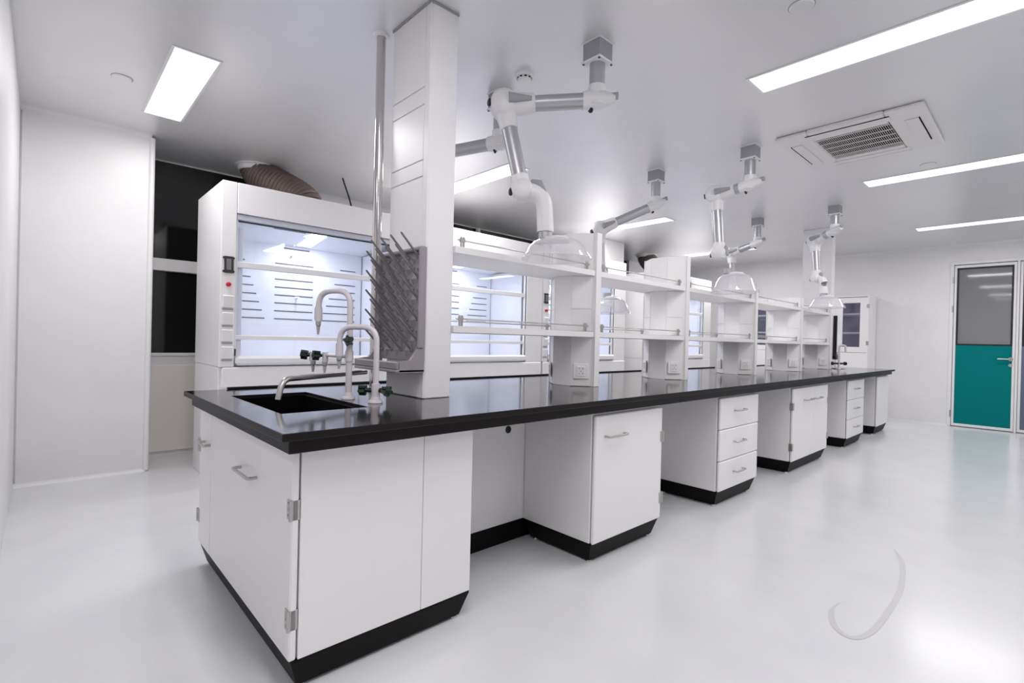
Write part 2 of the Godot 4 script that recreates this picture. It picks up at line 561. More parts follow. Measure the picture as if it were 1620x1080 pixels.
func plinth(t: Node3D, x0, x1, z0, z1):
	var m := MB.new()
	m.ring(x0, x1, z1, z0, [[0.06, 0.068], [0.004, 0.068], [0.004, 0.06], [0.032, FL + 0.012], [0.09, FL + 0.012]])
	m.poly([Vector3(x0 + 0.06, 0.068, z0 - 0.06), Vector3(x1 - 0.06, 0.068, z0 - 0.06), Vector3(x1 - 0.06, 0.068, z1 + 0.06), Vector3(x0 + 0.06, 0.068, z1 + 0.06)], Vector3.UP)
	m.xf = Transform3D(Basis(), Vector3.ZERO)
	var p := obj("plinth", shift(m, t), M.plinth_black, t)
	for x in [x0 + 0.06, x1 - 0.05]:
		for z in [z0 - 0.05, z1 + 0.05]:
			var f := wm(t)
			f.lathe([Vector2(0.0, 0.03), Vector2(0.006, 0.03), Vector2(0.006, 0.012), Vector2(0.016, 0.008), Vector2(0.018, 0.002), Vector2(0.018, 0.0), Vector2(0, 0)], Transform3D(Basis(), Vector3(x, FL, z)), 12)
			obj("levelling_foot", f, M.steel, p)

func shift(m: MB, t: Node3D) -> MB:
	for i in m.v.size(): m.v[i] -= t.position
	return m

func drawer_front(t: Node3D, z0, z1, y0, y1, xf):
	var m := wm(t)
	m.span(xf - 0.02, xf, y0, y1, z1, z0, 0.007)
	var d := obj("drawer", m, M.white_coat, t)
	var keep := d.position
	var h := MB.new()
	var at := Vector3(xf, (y0 + y1) * 0.5 + 0.012, (z0 + z1) * 0.5 + 0.03) - t.position
	bow_handle("handle", at, Vector3.FORWARD, Vector3.RIGHT, 0.16, d)

func bench_cabinet(called: String, label: String, z0: float, z1: float, kind: String):
	var xf := -0.06
	var t := thing(called, label, "cabinet", Vector3(-0.32, FL, (z0 + z1) * 0.5), "white cabinets under the bench")
	var m := wm(t)
	m.span(-0.575, xf - 0.0245, 0.068, 0.752, z1, z0, 0.003)
	obj("body", m, M.white_coat, t)
	plinth(t, -0.575, xf - 0.012, z0, z1)
	if kind == "drawers":
		var ys := [[0.068, 0.280], [0.284, 0.507], [0.511, 0.738]]
		for y in ys: drawer_front(t, z0 - 0.003, z1 + 0.003, y[0], y[1], xf)
	elif kind == "one":
		m = wm(t)
		m.span(xf - 0.02, xf, 0.066, 0.735, z1 + 0.003, z0 - 0.003, 0.009)
		var d := obj("door", m, M.white_coat, t)
		bow_handle("handle", Vector3(xf, 0.622, z0 - 0.17) - t.position, Vector3.FORWARD, Vector3.RIGHT, 0.17, d)
		for y in [0.56, 0.19]: hinge(Vector3(xf - 0.002, y, z1 - 0.002) - t.position, Vector3.RIGHT, Vector3.FORWARD, d)
	elif kind == "two":
		var zm := (z0 + z1) * 0.5
		for s in [0, 1]:
			var za: float = z0 - 0.003 if s == 0 else zm - 0.0015
			var zb: float = zm + 0.0015 if s == 0 else z1 + 0.003
			m = wm(t)
			m.span(xf - 0.02, xf, 0.066, 0.735, zb, za, 0.007)
			var d := obj("door", m, M.white_coat, t)
			var hz: float = zm + 0.13 if s == 0 else zm - 0.16
			bow_handle("handle", Vector3(xf, 0.615, hz) - t.position, Vector3.FORWARD, Vector3.RIGHT, 0.2, d)
			for y in [0.57, 0.20]:
				hinge(Vector3(xf - 0.002, y, (z0 + 0.002) if s == 0 else (z1 - 0.002)) - t.position, Vector3.RIGHT, Vector3.BACK if s == 0 else Vector3.FORWARD, d)
	else:
		m = wm(t)
		m.span(xf - 0.02, xf, 0.066, 0.738, z1 + 0.003, z0 - 0.003, 0.005)
		obj("front_panel", m, M.white_coat, t)

func bench():
	# worktop with two sink openings
	var t := thing("worktop", "long glossy dark brown worktop of the island bench", "worktop", Vector3(-0.7, 0.755, -4.2))
	var m := wm(t)
	var sinks := [[-1.083, -0.40, -0.48, -0.13], [-1.083, -0.40, -7.66, -7.31]]
	var xs := [BX0 + 0.004, -1.083, -0.40, -0.004]
	var zs := [BZ1 + 0.004, -7.66, -7.31, -0.48, -0.13, -0.004]
	for i in 3:
		for k in 5:
			if i == 1 and (k == 1 or k == 3): continue
			for yy in [[WT, 1.0], [0.80, -1.0]]:
				m.poly([Vector3(xs[i], yy[0], zs[k]), Vector3(xs[i + 1], yy[0], zs[k]), Vector3(xs[i + 1], yy[0], zs[k + 1]), Vector3(xs[i], yy[0], zs[k + 1])], Vector3(0, yy[1], 0))
	obj("slab", m, M.epoxy_black, t)
	m = wm(t)
	m.ring(BX0, 0.0, BZ1, 0.0, [[0.004, WT], [0.001, WT - 0.001], [0.0, WT - 0.004], [0.0, 0.803], [0.003, 0.80], [0.03, 0.80]])
	obj("slab_rim", m, M.epoxy_edge, t)
	for s in sinks:
		m = wm(t)
		for q in [[Vector3(s[0], 0, s[2]), Vector3(s[1], 0, s[2])], [Vector3(s[1], 0, s[2]), Vector3(s[1], 0, s[3])], [Vector3(s[1], 0, s[3]), Vector3(s[0], 0, s[3])], [Vector3(s[0], 0, s[3]), Vector3(s[0], 0, s[2])]]:
			var c := Vector3((s[0] + s[1]) * 0.5, 0, (s[2] + s[3]) * 0.5)
			m.poly([q[0] + Vector3(0, WT, 0), q[1] + Vector3(0, WT, 0), q[1] + Vector3(0, 0.80, 0), q[0] + Vector3(0, 0.80, 0)], c - (q[0] + q[1]) * 0.5)
		obj("sink_cutout_rim", m, M.epoxy_edge, t)
	m = wm(t)
	m.ring(BX0 + 0.03, -0.03, BZ1 + 0.03, -0.03, [[0.0, 0.80], [0.0, 0.757], [0.003, 0.755], [0.08, 0.755], [0.08, 0.80]])
	obj("edge_band", m, M.epoxy_edge, t)
	m = wm(t)
	m.span(BX0 + 0.001, BX0 + 0.014, WT, WT + 0.011, BZ1 + 0.01, -0.19, 0.003)
	obj("raised_lip", m, M.gasket, t)
	# panel that closes the middle of the bench
	t = thing("service_panel", "plain white panel closing the knee spaces under the dark worktop", "panel", Vector3(-0.6, FL, -4.2))
	m = wm(t)
	m.span(-0.83, -0.577, 0.068, 0.75, -7.28, -0.83, 0.003)
	m.span(-0.83, -0.577, 0.068, 0.53, -7.60, -7.281, 0.003)
	obj("panel", m, M.white_coat, t)
	m = wm(t)
	m.span(-0.83, -0.583, FL, 0.068, -7.60, -0.83, 0.003)
	obj("plinth", m, M.plinth_black, t)
	m = wm(t)
	m.lathe([Vector2(0, 0.004), Vector2(0.012, 0.004), Vector2(0.016, 0.006), Vector2(0.021, 0.004), Vector2(0.021, 0)], Transform3D(Basis(Vector3.BACK, -PI / 2), Vector3(-0.577, 0.605, -1.44)), 18)
	obj("grommet", m, M.black_plastic, t)
	bench_cabinet("door_cabinet", "white single door cabinet under the bench, beside the open knee space", -1.575, -2.235, "one")
	bench_cabinet("drawer_cabinet", "nearer of the two white three drawer cabinets under the bench", -3.012, -3.69, "drawers")
	bench_cabinet("double_cabinet", "white two door cabinet under the bench between the drawer cabinets", -4.48, -5.515, "two")
	bench_cabinet("drawer_cabinet", "farther of the two white three drawer cabinets under the bench", -6.29, -7.0, "drawers")
	bench_cabinet("end_cabinet", "plain white cabinet at the far end of the bench, without handles", -7.70, -8.37, "plain")

func sink_end():
	# sink cabinet
	var x0 := -1.385; var x1 := -0.105; var zf := -0.07; var zb := -0.805
	var t := thing("sink_cabinet", "big white sink cabinet at the near end of the bench with two doors", "cabinet", Vector3(-0.75, FL, -0.44), "white cabinets under the bench")
	var m := wm(t)
	m.span(x0 + 0.02, x1 - 0.02, 0.069, 0.52, zb + 0.002, zf - 0.025, 0.002)
	m.span(x0 + 0.001, x0 + 0.02, 0.069, 0.75, zb + 0.002, zf - 0.025, 0.002)
	m.span(x0 + 0.02, x1 - 0.02, 0.52, 0.75, zb + 0.002, zb + 0.02, 0.002)
	obj("body", m, M.white_coat, t)
	m = wm(t)
	m.span(x1 - 0.02, x1, 0.067, 0.752, -0.564, zf - 0.029, 0.002)
	obj("side_panel", m, M.white_coat, t)
	m = wm(t)
	m.span(x1 - 0.02, x1, 0.067, 0.752, zb, -0.566, 0.002)
	obj("filler_panel", m, M.white_coat, t)
	plinth(t, x0, x1 + 0.004, zf - 0.004, zb)
	var xm := -1.15
	for s in [0, 1]:
		m = wm(t)
		if s == 0: m.span(xm + 0.0015, x1 - 0.001, 0.067, 0.742, zf - 0.024, zf, 0.005)
		else: m.span(x0, xm - 0.0015, 0.067, 0.742, zf - 0.024, zf, 0.005)
		var d := obj("door", m, M.white_coat, t)
		bow_handle("handle", Vector3(-0.565 if s == 0 else -1.225, 0.585 if s == 0 else 0.585, zf) - t.position, Vector3.RIGHT, Vector3.BACK, 0.20 if s == 0 else 0.11, d)
		for y in [0.555, 0.20]:
			hinge(Vector3(x1 - 0.008 if s == 0 else x0 - 0.003, y, zf - 0.002) - t.position, Vector3.BACK, Vector3.RIGHT if s == 0 else Vector3.LEFT, d)
	# basins
	for i in 2:
		var zc: float = [-0.305, -7.485][i]
		t = thing("sink", ["black rectangular sink set in the near end of the worktop", "black sink set in the far end of the worktop"][i], "sink", Vector3(-0.7415, 0.55, zc))
		m = MB.new()
		var hw := 0.3395; var hd := 0.173; var dp := 0.24
		m.span(-hw - 0.008, hw + 0.008, 0.0, 0.012, -hd - 0.008, hd + 0.008, 0.002)
		for s in [-1, 1]:
			m.span(s * hw, s * (hw - 0.01), 0.012, 0.262, -hd, hd, 0.002)
			m.span(-hw + 0.01, hw - 0.01, 0.012, 0.262, s * hd, s * (hd - 0.01), 0.002)
		obj("basin", m, M.sink_black, t)
		m = MB.new()
		m.lathe([Vector2(0.012, 0.016), Vector2(0.03, 0.018), Vector2(0.034, 0.014), Vector2(0.034, 0.012)], Transform3D(), 18)
		obj("drain", m, M.steel, t)
	# tall triple tap
	tall_tap()
	low_tap("gooseneck_tap", "short white gooseneck water tap with two green knobs beside the near sink", Vector3(-0.507, WT + 0.001, -0.567), Vector3(-0.40, 0, 0.02), 0.345)
	var ft := thing("far_tap", "thin white gooseneck tap with dark knobs on the far end of the bench", "tap", Vector3(-0.43, WT, -7.35))
	m = MB.new()
	m.lathe([Vector2(0, 0.02), Vector2(0.02, 0.02), Vector2(0.026, 0.01), Vector2(0.026, 0), Vector2(0, 0)], Transform3D(), 14)
	m.tube(rounded([Vector3(0, 0, 0), Vector3(0, 0.325, 0), Vector3(0.07, 0.325, -0.03), Vector3(0.07, 0.235, -0.03)], 0.035), 0.013, 10)
	obj("spout", m, M.tap_white, ft)
	for s in [-1, 1]:
		m = MB.new()
		m.tube([Vector3(0, 0.08, 0), Vector3(0.04 * s, 0.08, -0.06 * s)], 0.012, 8)
		m.lathe(star_profile(), aim(Vector3(0.04 * s, 0.08, -0.06 * s), Vector3(0.04 * s, 0, -0.06 * s)), 8)
		obj("knob", m, M.black_plastic, ft)
	# stainless spout that drains into the sink
	m = MB.new()
	m.tube(rounded([Vector3(-0.935, 0.93, -0.735), Vector3(-0.676, 0.93, -0.225), Vector3(-0.665, 0.845, -0.205)], 0.045), 0.0125, 12)
	tag(obj("drain_spout", m, M.steel), "long bent stainless pipe reaching from the service column over the near sink", "pipe")
	service_column("service_column", "tall white service column rising from the near end of the bench to the ceiling", -0.82, -0.982, 1.0)
	service_column("service_column", "tall white service column near the far end of the bench, behind the last shelf", -7.40, -7.25, -1.0)
	# chrome pipe beside the near column
	var p := thing("chrome_pipe", "vertical polished steel pipe from the ceiling down beside the near column", "pipe", Vector3(-0.952, WT, -0.79))
	m = MB.new()
	m.tube([Vector3(0, 0, 0), Vector3(0, CE - WT, 0)], 0.024, 20)
	obj("pipe", m, M.chrome, p)
	m = MB.new()
	m.lathe([Vector2(0.025, -0.016), Vector2(0.04, -0.012), Vector2(0.044, -0.003), Vector2(0.044, 0)], Transform3D(Basis(), Vector3(0, CE - WT, 0)), 20)
	obj("ceiling_collar", m, M.white_trim, p)
	m = MB.new()
	m.lathe([Vector2(0.044, 0), Vector2(0.044, 0.003), Vector2(0.04, 0.012), Vector2(0.025, 0.016)], Transform3D(), 20)
	obj("base_collar", m, M.steel, p)
	# drying racks
	drying_rack("grey pegboard drying rack with drip tray hung on the near service column", Vector3(-0.715, 0.955, -0.815), M.rack_grey, M.peg_grey)
	var r2 := drying_rack("black drying rack seen edge-on behind the far service column", Vector3(-0.69, 0.955, -7.405), M.black_plastic, M.black_plastic)
	r2.rotation.y = PI

func star_profile() -> Array:
	return [Vector2(0, 0.045), Vector2(0.014, 0.045), Vector2(0.023, 0.038), Vector2(0.024, 0.016), Vector2(0.012, 0.006), Vector2(0.009, 0.0)]

func knob(m: MB, at: Vector3, dir: Vector3):
	# five-lobed hand wheel
	var t := aim(at, dir)
	var pg := PackedVector2Array()
	for k in 20:
		var a := TAU * k / 20.0
		var r := 0.020 + 0.005 * cos(5.0 * a)
		pg.append(Vector2(cos(a) * r, sin(a) * r))
	var keep := m.xf
	m.xf = m.xf * t
	m.prism(pg, 0.012, 0.042)
	m.lathe([Vector2(0.008, 0.0), Vector2(0.011, 0.012)], Transform3D(), 10)
	m.lathe([Vector2(0, 0.046), Vector2(0.010, 0.045), Vector2(0.014, 0.042)], Transform3D(), 12)
	m.xf = keep

func serrated(m: MB, at: Vector3, dir: Vector3, length := 0.05):
	m.lathe([Vector2(0.013, 0), Vector2(0.012, length * 0.3), Vector2(0.008, length * 0.45), Vector2(0.0085, length * 0.6), Vector2(0.0065, length * 0.62), Vector2(0.0075, length * 0.78), Vector2(0.0055, length * 0.8), Vector2(0.005, length), Vector2(0, length)], aim(at, dir), 12)

func base_flange(m: MB):
	m.lathe([Vector2(0, 0.03), Vector2(0.018, 0.03), Vector2(0.022, 0.014), Vector2(0.03, 0.009), Vector2(0.032, 0.003), Vector2(0.032, 0), Vector2(0, 0)], Transform3D(), 20)

func tall_tap():
	var t := thing("laboratory_tap", "tall white gooseneck lab tap with a side arm and dark green knobs", "tap", Vector3(-0.695, WT + 0.001, -0.528))
	var m := MB.new()
	base_flange(m)
	m.tube([Vector3.ZERO, Vector3(0, 0.30, 0)], 0.0145, 14)
	obj("stem", m, M.tap_white, t)
	m = MB.new()
	var end := Vector3(-0.17, 0, 0.08)
	m.tube(rounded([Vector3(0, 0.30, 0), Vector3(0, 0.505, 0), end + Vector3(0, 0.505, 0), end + Vector3(0, 0.39, 0)], 0.075), 0.0135, 14)
	m.tube([end + Vector3(0, 0.43, 0), end + Vector3(0, 0.42, 0), end + Vector3(0, 0.37, 0), end + Vector3(0, 0.36, 0)], [0.0145, 0.0185, 0.0185, 0.014], 14)
	obj("gooseneck", m, M.tap_white, t)
	m = MB.new()
	serrated(m, end + Vector3(0, 0.362, 0), Vector3.DOWN, 0.065)
	obj("nozzle", m, M.nozzle_grey, t)
	m = MB.new()
	knob(m, Vector3(0.010, 0.265, 0.005), Vector3(0.8, 0.25, 0.55))
	obj("knob", m, M.knob_green, t)
	# side arm
	var arm := Vector3(-0.25, 0, 0.078)
	m = MB.new()
	m.tube([Vector3(0, 0.225, 0), Vector3(0, 0.175, 0)], 0.0185, 14)
	m.tube([Vector3(0, 0.198, 0), arm + Vector3(0, 0.198, 0)], 0.009, 12)
	for f in [0.62, 0.98]: m.tube([arm * f + Vector3(0, 0.212, 0), arm * f + Vector3(0, 0.165, 0)], 0.0135, 12)
	obj("side_arm", m, M.tap_white, t)
	for f in [0.66, 0.98]:
		m = MB.new()
		knob(m, arm * f + Vector3(0.0, 0.196, 0.010), Vector3(-0.55, 0.1, 0.8) if f > 0.8 else Vector3(-0.1, 0.1, 1.0))
		obj("knob", m, M.knob_green, t)
		m = MB.new()
		serrated(m, arm * (f - 0.03) + Vector3(0, 0.168, 0), Vector3.DOWN, 0.055)
		obj("nozzle", m, M.nozzle_grey, t)

func low_tap(called: String, label: String, at: Vector3, reach: Vector3, h: float):
	var t := thing(called, label, "tap", at)
	var m := MB.new()
	base_flange(m)
	m.tube([Vector3(0, 0, 0), Vector3(0, 0.085, 0)], 0.019, 14)
	obj("body", m, M.tap_white, t)
	m = MB.new()
	var end := Vector3(-0.166, 0, 0.097)
	m.tube(rounded([Vector3(0, 0.06, 0), Vector3(0, h - 0.01, 0), end + Vector3(0, h - 0.01, 0), end + Vector3(0, h - 0.10, 0)], 0.07), 0.0125, 14)
	m.tube([end + Vector3(0, h - 0.085, 0), end + Vector3(0, h - 0.09, 0), end + Vector3(0, h - 0.14, 0), end + Vector3(0, h - 0.145, 0)], [0.0135, 0.017, 0.017, 0.012], 14)
	obj("gooseneck", m, M.tap_white, t)
	m = MB.new()
	serrated(m, end + Vector3(0, h - 0.142, 0), Vector3.DOWN, 0.06)
	obj("nozzle", m, M.nozzle_grey, t)
	for s in [-1.0, 1.0]:
		m = MB.new()
		m.tube([Vector3(0, 0.055, 0), Vector3(0.024, 0, -0.024 * 0.9) * s + Vector3(0, 0.055, 0)], 0.011, 10)
		knob(m, Vector3(0.024, 0, -0.022) * s + Vector3(0, 0.055, 0), Vector3(0.75, 0, -0.66) * s + (Vector3(0.3, 0, 0.5) if s > 0 else Vector3.ZERO))
		obj("knob", m, M.knob_green, t)

func service_column(called: String, label: String, zf: float, zb: float, face: float):
	var x0 := -0.872; var x1 := -0.518
	var t := thing(called, label, "column", Vector3(-0.695, WT, (zf + zb) * 0.5), "service columns on the bench")
	var m := wm(t)
	var zr := zf - face * 0.008
	m.span(x0, x1, WT, CE, minf(zr, zb), maxf(zr, zb), 0.004)
	obj("shaft", m, M.column_white, t)
	# face boards with open joints between them, as far as the ceiling
	var ys := [WT + 0.002, 1.02, 1.905, 1.985, 2.255, 2.34, CE - 0.004]
	for i in ys.size() - 1:
		m = wm(t)
		m.span(x0 + 0.002, x1 - 0.046, ys[i] + 0.0015, ys[i + 1] - 0.0015, minf(zr, zf), maxf(zr, zf), 0.0025)
		obj("face_panel", m, M.column_white, t)
	m = wm(t)
	m.span(x1 - 0.043, x1 - 0.0005, WT + 0.002, CE - 0.004, minf(zr, zf), maxf(zr, zf), 0.003)
	obj("corner_strip", m, M.column_white, t)
	m = wm(t)
	for q in [[x0 - 0.004, x1 + 0.006, zf, zf + face * 0.006], [x1, x1 + 0.006, zf, zb]]:
		m.span(q[0], q[1], CE - 0.012, CE, minf(q[2], q[3]), maxf(q[2], q[3]), 0.001)
	obj("ceiling_joint", m, M.seam_grey, t)

func drying_rack(label: String, at: Vector3, board: Material, pegs: Material) -> Node3D:
	var t := thing("drying_rack", label, "drying rack", at)
	var W := 0.425; var H := 0.60
	var m := MB.new()
	m.span(-W / 2 + 0.002, W / 2 - 0.002, 0.05, H - 0.002, -0.004, 0.012, 0.002)
	for s in [-1, 1]: m.span(s * W / 2, s * (W / 2 - 0.02), 0.111, H, -0.004, 0.034, 0.006)
	m.span(-W / 2 + 0.02, W / 2 - 0.02, H - 0.02, H, 0.012, 0.034, 0.006)
	obj("board", m, board, t)
	# raised lozenges of the board face
	m = MB.new()
	for c in 8:
		for r in 10:
			if (c + r) % 2 == 0: continue
			var p := Vector3(-0.17 + c * 0.0486, 0.10 + r * 0.05, 0.012)
			for e in 4:
				var d0: Vector3 = [Vector3(0.026, 0, 0), Vector3(0, 0.032, 0), Vector3(-0.026, 0, 0), Vector3(0, -0.032, 0)][e]
				var d1: Vector3 = [Vector3(0.026, 0, 0), Vector3(0, 0.032, 0), Vector3(-0.026, 0, 0), Vector3(0, -0.032, 0)][(e + 1) % 4]
				m.poly([p + d0, p + d1, p + Vector3(0, 0, 0.009)], Vector3(0, 0, 1))
	var loz := obj("lozenge_relief", m, board, t)
	loz.set_meta("kind", "stuff")
	# drip tray
	m = MB.new()
	m.span(-W / 2, W / 2, 0.0, 0.014, 0.0, 0.15, 0.003)
	m.span(-W / 2, W / 2, 0.014, 0.05, 0.134, 0.15, 0.005)
	for s in [-1, 1]:
		var pg := PackedVector2Array([Vector2(0.0, 0.0), Vector2(0.134, 0.0), Vector2(0.134, 0.05), Vector2(0.075, 0.058), Vector2(0.034, 0.11), Vector2(0.0, 0.11)])
		var keep := m.xf
		m.xf = Transform3D(Basis(Vector3(0, 0, 1), Vector3(1, 0, 0), Vector3(0, 1, 0)), Vector3.ZERO)
		# local x -> z, local z -> y, local y -> x
		m.prism(pg, s * W / 2 - 0.009 - s * 0.009, s * W / 2 + 0.009 - s * 0.009)
		m.xf = keep
	obj("drip_tray", m, board, t)
	m = MB.new()
	m.span(0.05, 0.13, 0.014, 0.021, 0.09, 0.118, 0.003)
	obj("drain_slot", m, M.black_plastic, t)
	# pegs
	m = MB.new()
	m.lathe([Vector2(0.0105, 0), Vector2(0.0095, 0.006), Vector2(0.0062, 0.012), Vector2(0.0052, 0.14), Vector2(0.004, 0.148), Vector2(0, 0.149)], Transform3D(), 8, false)
	var peg := m.mesh()
	for c in 8:
		for r in 10:
			if (c + r) % 2 == 1: continue
			inst("peg", peg, pegs, t, aim(Vector3(-0.17 + c * 0.0486, 0.10 + r * 0.05, 0.014), Vector3(0, 0.72, 0.70)))
	return t

# ---------------------------------------------------------------- reagent shelves over the bench
const XC := -0.6945
const UW := 0.19

func upright_poly(zb: float, g := 0.0) -> PackedVector2Array:
	# seen from above: flat back, 5 cm edges, 45 degree chamfers towards the camera
	return PackedVector2Array([Vector2(XC - UW - g, zb), Vector2(XC + UW + g, zb), Vector2(XC + UW + g, zb + 0.05 + g), Vector2(XC + UW - 0.012, zb + 0.055 + g), Vector2(XC + 0.072, zb + 0.142 + g), Vector2(XC - 0.072, zb + 0.142 + g), Vector2(XC - UW + 0.012, zb + 0.055 + g), Vector2(XC - UW - g, zb + 0.05 + g)])

func shelving():
	var zb := [-2.165, -3.352, -4.752, -6.10, -7.245]
	var names := ["first", "second", "third", "fourth", "fifth"]
	for i in 5:
		var t := thing("shelf_upright", "%s white reagent shelf upright along the bench counted from the drying rack" % names[i], "shelf upright", Vector3(XC, WT, zb[i] + 0.07), "shelf uprights on the bench")
		var top := 1.83 if i < 2 else 1.70
		var z: float = zb[i]
		# core with boards on its faces, so that the joints stay open
		var m := wm(t)
		m.prism(upright_poly(z + 0.001), WT + 0.001, top - 0.002)
		obj("core", m, M.shelf_white, t)
		for s in [-1.0, 1.0]:
			m = wm(t)
			m.span(XC + s * UW, XC + s * (UW + 0.012), WT, top, z, z + 0.052, 0.002)
			obj("edge_strip", m, M.shelf_white, t)
			for yy in [[WT + 0.003, 1.149], [1.186, 1.33], [1.333, 1.546], [1.586, top - 0.004]]:
				m = wm(t)
				var a := Vector3(XC + s * (UW - 0.016), 0, z + 0.059)
				var e := Vector3(XC + s * 0.074, 0, z + 0.141)
				var c := (a + e) * 0.5
				var al := (e - a).normalized()
				var out := Vector3(s * 0.707, 0, 0.707)
				var keep := m.xf
				m.xf = m.xf * Transform3D(Basis(al, Vector3.UP, al.cross(Vector3.UP)), c + out * 0.002)
				m.box(Vector3(0, (yy[0] + yy[1]) * 0.5, 0), Vector3((e - a).length(), yy[1] - yy[0], 0.006), 0.002)
				m.xf = keep
				obj("face_panel", m, M.shelf_white, t)
			# sockets on both slanted faces
			var where: String = "facing the camera side" if s > 0 else "on the side turned from the camera"
			var sk := thing("wall_socket", "white wall socket %s low on the %s shelf upright" % [where, names[i]], "socket", Vector3(XC + s * 0.128 + s * 0.004, 0.925, z + 0.100 + 0.004), "sockets on the shelf uprights")
			sk.rotation.y = s * PI / 4
			m = MB.new()
			m.box(Vector3(0, 0, 0.006), Vector3(0.098, 0.098, 0.008), 0.003)
			obj("plate", m, M.white_coat, sk)
			m = MB.new()
			m.box(Vector3(0, 0, 0.0115), Vector3(0.054, 0.066, 0.005), 0.002)
			var ins := obj("insert", m, M.white_trim, sk)
			for q in [[-0.011, 0.018], [0.011, 0.018], [-0.012, -0.014], [0.012, -0.014], [0.0, 0.0]]:
				m = MB.new()
				m.box(Vector3(q[0], q[1], 0.0142), Vector3(0.003, 0.009, 0.0012), 0.0002)
				obj("pin_hole", m, M.black_plastic, ins)
	# shelf boards with guard rails
	var starts := [-0.982, -2.165, -3.352, -4.752, -6.10]
	for lev in 2:
		var yt: float = [1.183, 1.583][lev]
		for i in 5:
			var za: float = starts[i] - 0.002
			var ze: float = zb[i]
			var t := thing("reagent_shelf", "%s white reagent shelf bay with steel guard rail, %s tier, counted from the near column" % [names[i], ["lower", "upper"][lev]], "shelf", Vector3(XC, yt, (za + ze) * 0.5), "reagent shelves over the bench")
			var m := wm(t)
			var g := 0.009
			var pg := PackedVector2Array([Vector2(XC - 0.192, za), Vector2(XC + 0.192, za), Vector2(XC + 0.192, ze + 0.056), Vector2(XC + UW - 0.002, ze + 0.066), Vector2(XC + 0.076, ze + 0.152), Vector2(XC - 0.076, ze + 0.152), Vector2(XC - UW + 0.002, ze + 0.066), Vector2(XC - 0.192, ze + 0.056)])
			m.prism(pg, yt - 0.033, yt)
			obj("shelf_board", m, M.shelf_white, t)
			for s in [-1.0, 1.0]:
				var x: float = XC + s * 0.168
				var n := 2
				for k in n:
					var z: float = lerpf(za - 0.06, ze + 0.115, float(k) / (n - 1))
					m = wm(t)
					m.tube([Vector3(x, yt, z - 0.008), Vector3(x, yt + 0.055, z - 0.008)], 0.0055, 8)
					m.tube([Vector3(x, yt, z + 0.008), Vector3(x, yt + 0.055, z + 0.008)], 0.0055, 8)
					m.box(Vector3(x, yt + 0.038, z), Vector3(0.014, 0.02, 0.03), 0.002)
					obj("guard_post", m, M.steel, t)
				m = wm(t)
				m.tube([Vector3(x, yt + 0.038, za - 0.03), Vector3(x, yt + 0.038, ze + 0.085)], 0.0042, 8)
				obj("guard_rail", m, M.steel, t)

# ---------------------------------------------------------------- fume hoods
const HX := -2.7
const HB := -3.5
const HW := 1.738

